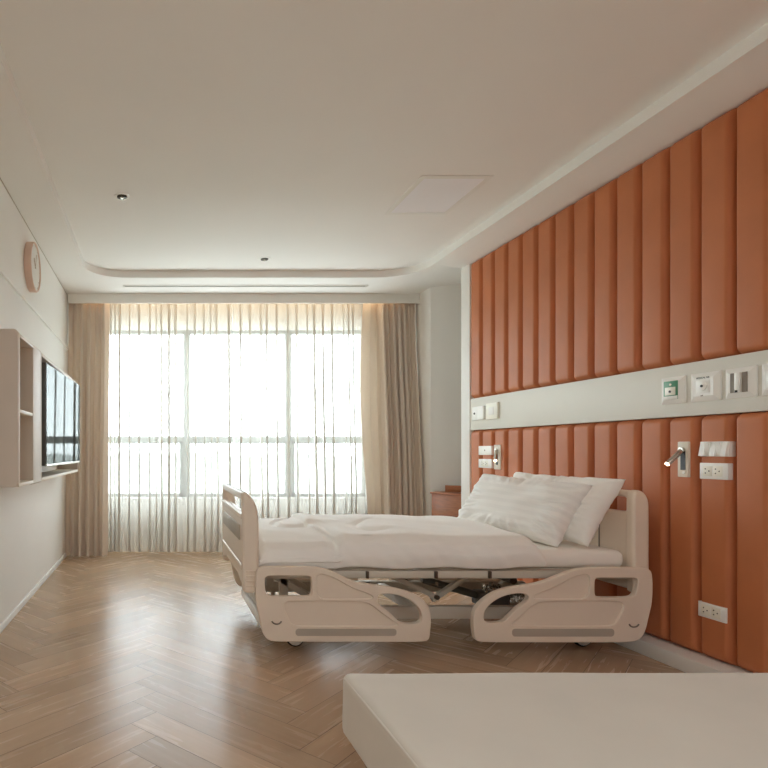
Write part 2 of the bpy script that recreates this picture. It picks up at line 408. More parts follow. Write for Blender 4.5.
# ------------------------------------------------------------------ padded leather wall
def pad(z0, z1, y0, y1):
    D0, ch, end = .048, .030, .03
    ts = [0, .004, .010, .017, .024, .030, .036, .05]
    ys = [y0+t for t in ts]+[y0+(y1-y0)*k/6 for k in (2.4, 3, 3.6)]+[y1-t for t in ts[::-1]]
    zs = [z0+t for t in (0, .005, .012, .02, .03, .05)]+[z0+(z1-z0)*k/10 for k in range(1, 10)]+[z1-t for t in (.05, .03, .02, .012, .005, 0)]
    rnd = random.random()*50
    def dep(y, z):
        e = min(y-y0, y1-y); d = D0*(sstep(e/ch*.5+.5)*2-1 if e < ch else 1) if e >= 0 else 0
        d = D0*min(1, math.sin(min(1, e/ch)*PI/2)**.9) if e > 0 else 0
        ez = min(z-z0, z1-z); k = math.sin(min(1, max(0, ez)/end)*PI/2)**.8 if ez > 0 else 0
        bulge = .0035*math.sin(PI*(y-y0)/(y1-y0))
        return (d+bulge)*(.35+.65*k) + .0012*NZ(y*7+rnd, z*3, rnd)*(1 if e > .02 else 0)
    bm = B(); vs = [[bm.verts.new((2.641-dep(y, z), y, z)) for z in zs] for y in ys]
    for i in range(len(ys)-1):
        for j in range(len(zs)-1): bm.faces.new((vs[i][j], vs[i][j+1], vs[i+1][j+1], vs[i+1][j]))
    # close top, bottom
    for j in (0, len(zs)-1):
        back = [bm.verts.new((2.642, y, zs[j])) for y in ys]
        for i in range(len(ys)-1): bm.faces.new((vs[i][j], vs[i+1][j], back[i+1], back[i]))
    bmesh.ops.recalc_face_normals(bm, faces=bm.faces[:]); return bm
for z0, z1, lab in ((1.483, 2.607, 'padded terracotta leather wall panel above the white service strip'),
                    (.075, 1.2195, 'padded terracotta leather wall panel below the white service strip')):
    t = thing('leather_wall_panel', lab, 'wall panel', (2.64, 2.6, z0))
    for k in range(-14, 13):
        y0 = 2.640+.17*k
        obj('padded_channel', pad(z0, z1, y0+.0005, y0+.1695), M['leather'], t, 60)

# ------------------------------------------------------------------ curtains
def drape(x0, x1, ytop, ybot, ztop, zbot, folds, amp, seed, mt, name, nu=240, flare=0, fold_noise=.5, xdrift=None, xk=.42):
    rnd = random.Random(seed); ph = rnd.random()*6
    def f(u, v):
        s = u+.035*NZ(u*5+seed, 0, 0)*fold_noise*2
        a = 2*PI*folds*s+ph
        z = ztop+(zbot-ztop)*v
        A = amp*(.75+.35*v)*(1+.45*NZ(u*folds*.6, v*1.3, seed))
        w_ = x1-x0
        x = x0+w_*u + A*xk*(1+.6*NZ(u*folds*.5, 3, seed))*math.sin(2*a) + .012*NZ(u*9, v*2, seed+5)*v
        if xdrift: x += xdrift(u, v)
        if x0 < -.9: x = max(x, XL+.003)
        y = ytop+(ybot-ytop)*sstep(v) + A*math.sin(a) + .4*A*math.sin(2.3*a+1+v)*.4
        if v > .985: y -= .006
        return (x, y, z)
    o = obj(name, grid(nu, 26, f), mt, None, 180)
    return o
dl = drape(-.94, -.50, 6.02, 5.81, 2.70, .012, 6, .046, 3, M['drape'], 'curtain')
tag(dl, 'beige floor-length drape gathered at the left end of the window beside the television', 'curtain')
dr = drape(2.30, 2.668, 6.02, 5.84, 2.70, .012, 7, .044, 11, M['drape'], 'curtain')
tag(dr, 'beige floor-length drape gathered at the right end of the window beside the niche', 'curtain')
# flat thinner leaf of the right drape
lf = drape(2.14, 2.34, 6.06, 5.94, 2.70, .012, 1.5, .02, 21, M['lining'], 'drape_leaf',
           xdrift=lambda u, v: -.05*math.sin(PI*min(1, v*1.2))*(1-u))
lf.parent = dr
def sheer(x0, x1, seed, label):
    # flat runs of voile with tight stacked pleats between them, every pleat three to seven layers deep
    rnd = random.Random(seed); cols = []; x = x0; k = 0
    while x < x1-.02:
        run = rnd.uniform(.04, .13); wd = rnd.uniform(.012, .028); layers = rnd.choice((4, 6, 6, 8))
        dep = rnd.uniform(.008, .02); sw = rnd.uniform(-1, 1)
        for t in (0, .25, .5, .75, 1): cols.append((x+run*t, -dep*math.sin(PI*t)*.9, k, 0, sw))
        x += run
        for q in range(1, layers+1):
            fwd = q % 2
            for t in (.33, .66, 1): cols.append((x+wd*(t if fwd else 1-t), -.0016*(q+t)-.002, k, 1, sw))
        if layers % 2: x += wd
        x += rnd.uniform(-.001, .003); cols.append((x, -.0016*layers-.004, k, 1, sw)); k += 1
    NV = 22; bm = B(); vs = []
    for cx, cy, k, z_, sw in cols:
        row = []
        for j in range(NV):
            v = j/(NV-1); z = 2.72+(.012-2.72)*v
            f = .35+.65*sstep((v-.03)/.3)
            xx = cx+sw*.008*v+.010*NZ(cx*4, v*2.2, seed)*(.4+v)
            yy = 6.115+(6.03-6.115)*sstep(v)+cy*(.6+.8*v)+.018*NZ(cx*3.5, v*.9, seed+4)*f+.012*math.sin(cx*38+seed)*sstep((v-.5)/.4)
            row.append(bm.verts.new((min(xx, x1+.01), min(yy, 6.19-.035), z)))
        vs.append(row)
    for a_, b__ in zip(vs, vs[1:]):
        for j in range(NV-1): bm.faces.new((a_[j], b__[j], b__[j+1], a_[j+1]))
    return tag(obj('sheer_curtain', bm, M['sheer'], None, 180), label, 'sheer curtain')
sheer(-.82, .775, 31, 'white sheer curtain covering the left half of the window')
sheer(.79, 2.37, 47, 'white sheer curtain covering the right half of the window, behind the bed')

# ------------------------------------------------------------------ hospital bed
RY, RS = 2.94, 199.0
def rp_(px, py): return ((px-157)/RS, 1.05-(py-451)/RS)
def R_(l, it=2): return chaikin([rp_(*p) for p in l], it)
bed = thing('hospital_bed', 'beige hospital bed with side rails on casters against the leather wall', 'bed', (1.45, 3.45, 0))
foot_out = [(255.2, 600), (255.0, 572), (259, 567), (266, 566), (290, 566), (312, 566.3), (326.7, 568.4), (338, 573.7), (350, 579.8), (358, 582), (376.5, 584.7), (395, 587.4), (410, 591.5), (421, 597), (428, 607), (430, 618), (429, 630), (428, 638), (424, 641), (400, 641), (340, 641), (280, 641), (268, 640), (262.9, 634), (260.5, 625), (258.5, 614)]
holeA = [(264.2, 581), (264.5, 576.5), (269, 575.2), (290, 575.2), (306, 575.2), (310.8, 576.5), (311.3, 581), (311.3, 590), (310.8, 594.7), (306, 595.5), (290, 595.5), (271, 595.5), (266, 593.5), (264.5, 588)]
holeB = [(376.5, 597), (378, 593.4), (386, 592.8), (396, 594.2), (409, 599), (417, 606), (421, 615), (419.5, 621.5), (413, 623.2), (404, 623), (397, 620.5), (390, 613), (382, 606.5), (377, 604)]
recF1 = [(281, 601), (300, 600.5), (330, 600.5), (362, 601), (370, 604), (380, 612), (391, 620), (398, 624), (391, 625.3), (350, 625.3), (300, 625.3), (292, 624.5), (288, 618)]
recF2 = [(316, 573), (328, 575), (340, 581), (352, 588), (364, 592), (371, 595), (372, 598), (360, 598.3), (335, 598.3), (317, 598.3), (316, 585)]
head_out = [(650, 600), (650.2, 573), (646, 568), (640, 567), (610, 567), (590, 567.2), (576, 568.3), (560, 573.7), (541, 582), (523, 584.7), (504.7, 587.4), (490, 593), (477.3, 603), (471.9, 612), (471.5, 622), (472.5, 634), (474, 639.5), (480, 641.3), (510, 641.5), (570, 641.5), (625, 641.6), (637, 639.5), (643, 631), (646.5, 615)]
holeC = [(481.5, 617), (483, 610), (489, 602.5), (501, 595.4), (514, 592.8), (523, 592.8), (527, 596), (525.5, 600.5), (514, 608.4), (507, 616), (502, 620.8), (494, 622), (484, 621.8)]
holeD = [(592.3, 582), (593, 578), (597, 577.2), (615, 577.2), (631, 577.2), (635.5, 578.5), (635.5, 583), (634, 591), (632, 595.5), (626, 596.7), (605, 596.7), (595, 596.5), (592.3, 594)]
recH1 = [(624, 601), (600, 600.5), (570, 600.5), (540, 601), (532, 604), (522, 612), (514, 620), (508, 624), (514, 625.3), (550, 625.3), (600, 625.3), (612, 624.5), (616, 618)]
recH2 = [(587, 573), (575, 575), (563, 581), (550, 588), (539, 592), (532, 595), (531, 598), (545, 598.3), (570, 598.3), (586, 598.3), (588, 585)]
def rail(out, holes, recs, s, strip, smile, name='side_rail'):
    # s = -1 near side, +1 far side
    bm = B(); yc = RY if s < 0 else 3.98; dz = 0 if s < 0 else .03
    T = Matrix.Translation((0, 0, dz))
    H = [R_(h) for h in holes]
    add_sheet(bm, [R_(out)]+H, .026, .009, T @ XZ(yc-s*.006))
    add_sheet(bm, [R_(out)]+H+[R_(r) for r in recs], .018, .0045, T @ XZ(yc+s*.009))
    o = obj(name, bm, M['plastic'], bed, 50)
    (a, b), (c, d) = rp_(*strip[0]), rp_(*strip[1])
    st = add_sheet(B(), [rrect(min(a, c), min(b, d), max(a, c), max(b, d), .015)], .003, .001, T @ XZ(yc+s*.0185))
    so = obj('rail_strip', st, M['strip'], o); so['label'] = 'grey inset strip along the rail'
    cx, cz = rp_(*smile); sm = B(); pr = None
    pts = [(cx+.024*math.cos(math.radians(a_)), yc+s*.019, cz+dz+.018*math.sin(math.radians(a_))+.008) for a_ in range(190, 351, 20)]
    for p, q in zip(pts, pts[1:]): add_cyl(sm, p, q, .0038, n=8)
    obj('rail_notch', sm, M['mark'], o)
    return o
for s in (-1, 1):
    rail(foot_out, [holeA, holeB], [recF1, recF2], s, ((294.8, 627.6), (395, 634.8)), (276, 621))
    rail(head_out, [holeC, holeD], [recH1, recH2], s, ((510, 627.6), (611.4, 635.4)), (631, 624))

def board(x_out, x_in, name, top, is_head):
    # panel in the YZ plane plus thick rounded end columns
    bm = B(); y0, y1 = 2.97, 3.88; sg = 1 if is_head else -1
    lo_z = .33
    xp = x_out - sg*.03 if is_head else x_out+.02
    z_t = top
    if is_head:
        out = rrect(y0, .34, y1, z_t, .055, 6); slot = rrect(y0+.045, .738, y1-.045, .812, .03, 5)
        add_sheet(bm, [out, slot], .035, .012, YZ(2.44))
    else:
        out = [(y0, .36), (y0+.10, .37), (y0+.2, .39), (y1-.2, .39), (y1-.10, .37), (y1, .36)]+[(y1, .8), (y1-.02, z_t)]+[(y0+.02, z_t), (y0, .8)]
        slot = rrect(y0+.05, .735, y1-.05, .80, .02, 5)
        add_sheet(bm, [out, slot], .03, .010, YZ(x_out+.017))
        for za, zb in ((.80, .838), (.70, .73), (.44, .47)):
            add_box(bm, (x_out-.004, y0+.02, za), (x_out+.03, y1-.02, zb), .006)
    if is_head:
        prof = [(2.415, .34), (2.415, .80), (2.42, .84), (2.435, .85), (2.455, .85), (2.48, .835), (2.497, .80), (2.50, .76), (2.50, .45), (2.50, .34), (2.48, .325), (2.43, .325)]
    else:
        prof = [(.433, .345), (.433, .60), (.433, .80), (.434, .833), (.442, .84), (.456, .836), (.48, .815), (.502, .78), (.515, .73), (.518, .66), (.518, .5), (.517, .40), (.512, .345), (.495, .328), (.45, .328)]
    for yc in (y0+.022, y1-.022):
        add_sheet(bm, [chaikin(prof, 1)], .052, .013, XZ(yc))
    if not is_head:
        for k in range(4):
            zz = .36+k*.025
            add_box(bm, (.452, y0-.009, zz), (.505, y0+.01, zz+.010), .004)
    return obj(name, bm, M['plastic'], bed, 50)
fbd = board(.433, .515, 'footboard', .838, False)
si = obj('footboard_strip', box((.428, 3.06, .585), (.436, 3.79, .665), .003), M['strip'], fbd)
si['label'] = 'grey inset strip on the footboard'
hbd = board(2.5, 2.42, 'headboard', .848, True)
obj('headboard_seam', box((2.419, 3.20, .50), (2.4235, 3.206, .72), .001), M['mark'], hbd)
# deck frame
df = B()
for y in (2.99, 3.83): add_box(df, (.50, y, .398), (2.43, y+.04, .437), .005)
for x in (.52, .98, 1.45, 1.92, 2.37): add_box(df, (x, 3.0, .40), (x+.04, 3.86, .432), .004)
add_box(df, (.52, 3.03, .4372), (2.40, 3.84, .4445))
obj('bed_deck', df, M['steel'], bed)
for x in (1.073, 1.424, 1.698):
    bk = B(); add_box(bk, (x-.007, 2.976, .40), (x+.007, 2.992, .437), .003); add_cyl(bk, (x, 2.975, .382), (x, 2.975, .366), .009, n=12)
    obj('deck_bracket', bk, M['darksteel'], bed)
# base chassis
ch = B()
for y in (3.13, 3.73): add_box(ch, (.57, y, .150), (2.35, y+.04, .217), .006)
for x in (.57, 1.4, 2.30): add_box(ch, (x, 3.13, .155), (x+.05, 3.77, .21), .005)
obj('base_chassis', ch, M['steel'], bed)
add = B(); add_box(add, (.553, 3.08, .10), (.585, 3.84, .15), .008); obj('foot_crossbar', add, M['white_pl'], bed)
# lifting links
for y in (3.24, 3.64):
    for p, q, w_, h_ in (((1.23, y, .392), (1.56, y, .235), .03, .028), ((1.76, y, .385), (1.52, y, .225), .03, .028),
                         ((.60, y, .39), (.92, y, .20), .04, .035), ((2.37, y, .37), (2.12, y, .20), .035, .03),
                         ((2.33, y, .405), (2.33, y, .30), .05, .03), ((.70, y, .40), (.70, y, .21), .045, .04)):
        obj('lifting_link', add_bar(B(), p, q, w_, h_), M['steel'], bed)
    obj('pivot_pin', cyl((1.54, y-.03, .245), (1.54, y+.02, .245), .013), M['darksteel'], bed)
for x in (.95, 1.95): obj('cross_tube', cyl((x, 3.2, .34), (x, 3.7, .34), .02), M['darksteel'], bed)
mo = B(); add_cyl(mo, (1.55, 3.42, .30), (1.9, 3.42, .20), .022, bev=.004); add_box(mo, (1.86, 3.38, .15), (2.04, 3.47, .235), .015, 3)
ac = obj('lifting_motor', mo, M['greybezel'], bed)
def foilf(u, v):
    a = v*2*PI; r_ = .043*(1 if .04 < u < .96 else .3)*(1+.28*NZ(u*9, math.cos(a)*2.2, math.sin(a)*2.2)+.10*math.sin(u*46))
    return (2.03+.15*u, 3.42+r_*math.cos(a), .186+r_*.92*math.sin(a))
fo = obj('foil_wrap', grid(60, 36, foilf, closed_v=True), M['foil'], ac, 30); fo['label'] = 'crumpled silver foil wrap'
def foilg(u, v):
    a = v*2*PI; r_ = .022*(1 if .06 < u < .94 else .3)*(1+.3*NZ(u*9+4, math.cos(a)*2.2, math.sin(a)*2.2))
    return (1.87+.11*u, 3.36+r_*math.cos(a), .262+r_*math.sin(a))
fo = obj('foil_wrap', grid(40, 24, foilg, closed_v=True), M['foil'], ac, 30); fo['label'] = 'crumpled silver foil wrap'
# casters
def caster(x, y):
    f = B(); add_cyl(f, (x, y, .10), (x, y, .155), .014); add_box(f, (x-.022, y-.022, .085), (x+.022, y+.022, .112), .006)
    add_box(f, (x-.014, y-.024, .04), (x+.014, y-.019, .1), .002); add_box(f, (x-.014, y+.019, .04), (x+.014, y+.024, .1), .002)
    fo = obj('caster', f, M['steel'], bed)
    ty = cyl((x, y-.016, .05), (x, y+.016, .05), .05, n=40, bev=.006); obj('tyre', ty, M['rubber'], fo)
    hb = cyl((x, y-.021, .05), (x, y+.021, .05), (.042), n=32, bev=.004); obj('wheel_hub', hb, M['white_pl'], fo)
for x in (.742, 2.286):
    for y in (3.15, 3.75): caster(x, y)

# mattress
def puff(x0, x1, y0, y1, z0, z1, r, nf, seed=0, n=70):
    bm = box((x0, y0, z0), (x1, y1, z1), r, 4)
    bmesh.ops.subdivide_edges(bm, edges=[e for e in bm.edges if e.calc_length() > .05], cuts=22, use_grid_fill=True)
    for v in bm.verts:
        q = v.co; d = nf(q); v.co = q+Vector(d)
    return bm
mt_ = puff(.53, 2.408, 3.0, 3.868, .4455, .540, .038,
           lambda q: (0, -.006*abs(NZ(q.x*2.2, q.z*16, 3)) if q.y < 3.05 else 0, .006*NZ(q.x*3, q.y*3, 1)*(1 if q.z > .5 else 0) - (.004*abs(NZ(q.x*5+q.y*9, q.y*2, 4)) if q.z > .5 else 0)))
tag(obj('mattress', mt_, M['sheet'], None, 180), 'thin mattress in a white fitted sheet on the hospital bed', 'mattress')

# duvet
def duvet_f(u, v):
    X0, X1 = .522, 1.985
    X = X0+(X1-X0)*u
    # path across the bed: near hem -> near side -> top -> far side -> far hem
    ya, yb = 2.985, 3.915
    e = min(u/.035, (1-u)/.05, 1); er = math.sin(min(1, max(0, e))*PI/2)**.8
    zt = .588+.022*math.sin(PI*min(1, u*1.05))
    if u > .80: zt += .010*sstep((u-.80)/.12)
    zt = .538+(zt-.538)*er
    if v < .16:
        t = v/.16; y = ya-.022*math.sin(PI*t*.9)+.01*t; z = .452+(zt-.030-.452)*t
    elif v > .84:
        t = (1-v)/.16; y = yb+.022*math.sin(PI*t*.9)-.01*t; z = .452+(zt+.015-.03-.452)*t
    else:
        t = (v-.16)/.68; y = ya+.01+(yb-ya-.02)*t
        k = min(1, t/.09, (1-t)/.09); z = zt-.030*(1-math.sin(k*PI/2))+.028*t+.012*math.sin(PI*t)
    # crossing fold near the foot
    cx = .86+.05*(1-min(1, max(0, (y-3)/.8)))+.015*math.sin(y*7)
    if v > .05: z -= .016*(1-sstep((X-cx)/.012))*(1 if v > .2 else .5)
    z += .012*math.exp(-((X-cx-.05)/.05)**2)*(1 if .16 < v < .84 else 0)
    nz = .012*NZ(X*2.2, y*2.4, 2)+.006*NZ(X*6+y*3, y*6, 7)
    rid = -.016*max(0, 1-abs(NZ(X*3.0-y*2.0, y*1.2+X, 9))*7)*sstep((1.5-X)/.5)
    z += (nz+rid)*(1 if .1 < v < .9 else .2)
    y += (.012*NZ(X*5, z*6, 3)+.007*NZ(X*14+z*12, z*3, 5))*(1 if v < .2 else 0)
    if v < .01: z += .004*math.sin(X*14)
    if e < 1: 
        y += (3.45-y)*.03*(1-er)
    return (X+(.03*math.sin(PI*min(1, v*3.1))*0), y, z)
dv = grid(230, 150, duvet_f)
# close both ends downward
dvo = obj('duvet', dv, M['linen'], None, 180)
sol = dvo.modifiers.new('thick', 'SOLIDIFY'); sol.thickness = .022; sol.offset = -1
tag(dvo, 'white duvet spread over the lower two thirds of the hospital bed', 'duvet')
# end hem roll at the pillow end
def pillow(name, c, au, av, thick, label, seed, mt):
    c = Vector(c); au = Vector(au)/2; av = Vector(av)/2; n = au.cross(av).normalized()
    if n.x > 0: n = -n
    bm = B(); N = 70; L = bm.loops.layers.uv.new('UVMap')
    def P(i, j, s):
        a = -1+2*i/(N-1); b = -1+2*j/(N-1)
        ea = math.sqrt(max(0, 1-abs(a)**2.6)); eb = math.sqrt(max(0, 1-abs(b)**2.6))
        h = (ea*eb)**.75
        pin = 1-.07*(1-abs(b)**2)*abs(a)**3; pib = 1-.09*(1-abs(a)**2)*abs(b)**3
        edge = 1-h
        wr = .016*NZ(a*2.5+seed, b*2.5, seed)*h + .012*NZ(a*5+b*3+seed, b*6-a*2, seed*2)*(h*(1-h)*3.2)
        ang = math.atan2(b, a); wr += .016*(1-3*abs(NZ(ang*5.5+seed, max(abs(a), abs(b))*1.2, seed)))*sstep((max(abs(a), abs(b))-.5)/.3)*h
        sag = .02*(b if s > 0 else 0)
        return c+au*(a*pin)+av*(b*pib)+n*(s*(thick/2*h)+wr*(1 if s > 0 else .5))
    top = [[bm.verts.new(P(i, j, 1)) for j in range(N)] for i in range(N)]
    bot = [[top[i][j] if i in (0, N-1) or j in (0, N-1) else bm.verts.new(P(i, j, -1)) for j in range(N)] for i in range(N)]
    for g_ in (top, bot):
        for i in range(N-1):
            for j in range(N-1):
                q = (g_[i][j], g_[i+1][j], g_[i+1][j+1], g_[i][j+1])
                try: fc = bm.faces.new(q if g_ is top else q[::-1])
                except ValueError: continue
                for lp in fc.loops:
                    pass
                idx = ((i, j), (i+1, j), (i+1, j+1), (i, j+1))
                idx = idx if g_ is top else idx[::-1]
                for lp, (a, b) in zip(fc.loops, idx): lp[L].uv = (a/(N-1), b/(N-1))
    bmesh.ops.recalc_face_normals(bm, faces=bm.faces[:])
    o = obj(name, bm, mt, None, 180); tag(o, label, 'pillow'); return o
# au along bed width (far -> near), av bottom -> top
pillow('pillow', (2.115, 3.44, .722), (.16, -.74, -.03), (.20, .02, .325), .17, 'white striped pillow leaning in front, nearer the foot of the bed', 3, M['pillow'])
pillow('pillow', (2.275, 3.40, .735), (.08, -.78, -.01), (.18, -.02, .35), .15, 'white pillow behind the striped one, propped against the headboard', 8, M['linen'])

# ------------------------------------------------------------------ cream daybed in the foreground
sf_ = thing('daybed', 'cream upholstered daybed in the foreground beside the leather wall', 'daybed', (1.47, 1.17, 0))
cu = puff(.500, 2.47, .66, 1.592, .282, .452, .022,
          lambda q: (.003*NZ(q.y*5, q.z*8, 1), .0, .004*NZ(q.x*2.2, q.y*2.4, 5)+(.006*max(0, 1-((q.x-1.47)/.98)**2)*max(0, 1-((q.y-1.13)/.46)**2) if q.z > .42 else 0)))
obj('seat_cushion', cu, M['sofa'], sf_, 180)
pp = B(); zz = .437
pts = [(.5055, .68), (.5055, 1.57), (.53, 1.592), (2.44, 1.592)]
for p, q in zip(pts, pts[1:]): add_cyl(pp, (p[0], p[1], zz), (q[0], q[1], zz), .0045, n=8)
for p, q in zip(pts, pts[1:]): add_cyl(pp, (p[0], p[1], .298), (q[0], q[1], .298), .0045, n=8)
obj('piping', pp, M['sofa'], sf_)
obj('base', box((.64, .76, 0), (2.44, 1.50, .284), .006), M['beige_lam'], sf_)

# ------------------------------------------------------------------ television cabinet on the left wall
cb = thing('wall_shelf_unit', 'beige wall-mounted shelf unit with open niches on the left wall', 'shelf unit', (XL, 4.2, .86))
XF = -.718
def part(name, bm, m_, p=cb): return obj(name, bm, m_, p)
sp = B(); add_sheet(sp, [rrect(XL+.001, .862, XF, 1.682, .025, 5)], .03, .003, XZ(3.035))
part('side_panel', sp, M['beige_lam'])
part('front_edge', box((XF-.002, 3.035, .87), (XF+.003, 3.052, 1.665), .001), M['cream_edge'])
part('niche_floor', box((XL+.001, 3.05, .862), (XF, 3.40, .880), .002), M['cream_edge'])
part('niche_top', box((XL+.001, 3.05, 1.648), (XF, 3.40, 1.665), .002), M['beige_lam'])
part('niche_shelf', box((XL+.001, 3.05, 1.252), (XF-.004, 3.40, 1.270), .002), M['cream_edge'])
cs = B(); add_sheet(cs, [rrect(XL+.001, .855, XF-.001, 1.672, .012, 4)], .23, .004, XZ(3.515))
part('closed_column', cs, M['beige_lam'])
part('column_edge', box((XF-.004, 3.622, .87), (XF+.001, 3.636, 1.66), .001), M['cream_edge'])
part('television_niche_top', box((XL+.001, 3.63, 1.640), (XF, 5.32, 1.662), .002), M['cream_edge'])
part('television_niche_floor', box((XL+.001, 3.63, .862), (XF, 5.32, .884), .002), M['cream_edge'])
part('end_panel', box((XL+.001, 5.30, .884), (XF, 5.32, 1.640), .002), M['beige_lam'])
part('niche_back', box((XL+.0005, 3.05, .87), (XL+.008, 5.30, 1.65)), M['beige_lam'])
tv = thing('television', 'flat black television turned slightly towards the bed on the left wall shelf unit', 'television', (-.70, 4.35, .95))
a0, a1 = (-.70, 3.70), (-.658, 5.0)
ang = math.atan2(a1[0]-a0[0], a1[1]-a0[1]); W_ = math.hypot(a1[0]-a0[0], a1[1]-a0[1])
TVm = Matrix.Translation((a0[0], a0[1], 0)) @ Matrix.Rotation(-ang, 4, 'Z')
def tvbox(p, q, bev=0):
    t = B(); add_box(t, p, q, bev); b2 = B(); merge(b2, t, TVm); return b2
obj('housing', tvbox((-.042, 0, .955), (-.002, W_, 1.612), .004), M['greybezel'], tv)
obj('screen', tvbox((-.004, .008, .968), (.0, W_-.008, 1.604)), M['screen'], tv)
sb = obj('bezel', tvbox((-.012, 0, .952), (.004, W_, .966), .002), M['chrome'], tv); sb['label'] = 'thin silver lower bezel'
obj('wall_bracket', box((XL+.008, 4.15, 1.15), (-.73, 4.55, 1.45), .004), M['dark'], tv)

# wall clock
ck = thing('wall_clock', 'round clock with a pale wooden rim high on the left wall', 'clock', (XL-.01, 4.20, 2.368))
cy_, cz_, cr = 4.20, 2.368, .174
rim = B()
n = 64; prof = [(0, cr), (.045, cr), (.05, cr-.003), (.05, cr-.010), (.042, cr-.012), (0.0, cr-.012)]
rings = []
for i in range(n):
    a = 2*PI*i/n; rings.append([rim.verts.new((XL-.011+p[0], cy_+p[1]*math.cos(a), cz_+p[1]*math.sin(a))) for p in prof])
for i in range(n):
    for j in range(len(prof)-1): rim.faces.new((rings[i][j], rings[(i+1) % n][j], rings[(i+1) % n][j+1], rings[i][j+1]))
bmesh.ops.recalc_face_normals(rim, faces=rim.faces[:])
obj('rim', rim, M['pinkwood'], ck)
fc = obj('clock_face', cyl((XL-.011, cy_, cz_), (XL+.030, cy_, cz_), cr-.011, n=64), M['clockface'], ck)
for i in range(12):
    a = 2*PI*i/12; d = Vector((0, math.cos(a), math.sin(a))); c0 = Vector((XL+.031, cy_, cz_))
    obj('hour_mark', add_bar(B(), c0+d*(cr-.03), c0+d*(cr-.018), .003, .001, 0), M['strip'], fc)
c0 = Vector((XL+.033, cy_, cz_))
obj('hour_hand', add_cyl(add_bar(B(), c0, c0+Vector((0, -.04, .055)), .006, .002, 0), c0-Vector((.002, 0, 0)), c0+Vector((.004, 0, 0)), .009), M['beige_lam'], ck)
obj('minute_hand', add_bar(B(), c0+Vector((.002, 0, 0)), c0+Vector((.002, .03, .10)), .004, .002, 0), M['beige_lam'], ck)

# ------------------------------------------------------------------ ceiling fittings
def downlight(x, y, label):
    t = thing('recessed_downlight', label, 'ceiling light', (x, y, ZT), 'recessed downlights')
    r = B(); n = 40; prof = [(.052, -.001), (.050, -.005), (.040, -.006), (.036, -.002), (.034, .0)]
    rg = [[r.verts.new((x+p[0]*math.cos(2*PI*i/n), y+p[0]*math.sin(2*PI*i/n), ZT+p[1])) for p in prof] for i in range(n)]
    for i in range(n):
        for j in range(4): r.faces.new((rg[i][j], rg[(i+1) % n][j], rg[(i+1) % n][j+1], rg[i][j+1]))
    bmesh.ops.recalc_face_normals(r, faces=r.faces[:]); obj('trim_ring', r, M['white_pl'], t)
    b = B(); add_cyl(b, (x, y, ZT-.001), (x, y, ZT-.012), .033, .030, n=32, bev=.003); obj('lamp_housing', b, M['hole'], t)
    e = B(); add_cyl(e, (x, y, ZT-.011), (x, y, ZT-.017), .014, .010, n=20); obj('lens', e, M['chrome'], t)
downlight(-.228, 3.816, 'small round downlight in the ceiling tray, nearer the clock')
downlight(.93, 5.06, 'small round downlight in the ceiling tray, nearer the window')
cp = thing('ceiling_panel_light', 'square flat panel light set in the ceiling over the bed', 'ceiling light', (1.81, 3.82, ZT))
fr = B(); add_sheet(fr, [rrect(1.595, 3.53, 2.035, 4.11, .004, 2), rrect(1.63, 3.565, 2.0, 4.075, .003, 2)], .005, .002, Matrix.Translation((0, 0, ZT-.002)))
obj('frame', fr, M['trim'], cp); obj('diffuser', box((1.63, 3.565, ZT-.003), (2.0, 4.075, ZT-.001)), M['diffuser'], cp)
av = thing('linear_air_vent', 'long thin slot air vent in the ceiling in front of the curtains', 'air vent', (.86, 5.67, ZC))
obj('vent_slot', box((-.31, 5.655, ZC-.002), (2.02, 5.685, ZC-.0005)), M['greybezel'], av)
vf = B(); add_box(vf, (-.33, 5.635, ZC-.006), (2.04, 5.656, ZC-.0003), .001); add_box(vf, (-.33, 5.684, ZC-.006), (2.04, 5.705, ZC-.0003), .001)
obj('vent_frame', vf, M['trim'], av)

# ------------------------------------------------------------------ fittings on the padded wall
def plate(y0, y1, z0, z1, name, label, cat, group=None, d=.012, m_='white_pl', x=XR):
    t = thing(name, label, cat, (x, (y0+y1)/2, (z0+z1)/2), group)
    obj('cover_plate', box((x-d, y0, z0), (x+.03 if x == XR else x, y1, z1), .002), M[m_], t); return t
def socket(y0, y1, z0, z1, label, g=None, n=2):
    t = plate(y0, y1, z0, z1, 'power_socket', label, 'power socket', g)
    yc = [(y0+y1)/2+.028, (y0+y1)/2-.022] if n == 2 else [(y0+y1)/2]
    for c in yc:
        zc = (z0+z1)/2; f = B()
        add_box(f, (XR-.0135, c-.022, zc-.024), (XR-.011, c+.022, zc+.024), .001)
        fo = obj('outlet', f, M['ivory_pl'], t)
        h = B()
        for dy, dz in ((.010, .010), (.010, -.010), (-.008, 0)): add_cyl(h, (XR-.0142, c+dy, zc+dz), (XR-.012, c+dy, zc+dz), .0032, n=10)
        obj('pin_hole', h, M['ink'], fo)
    return t
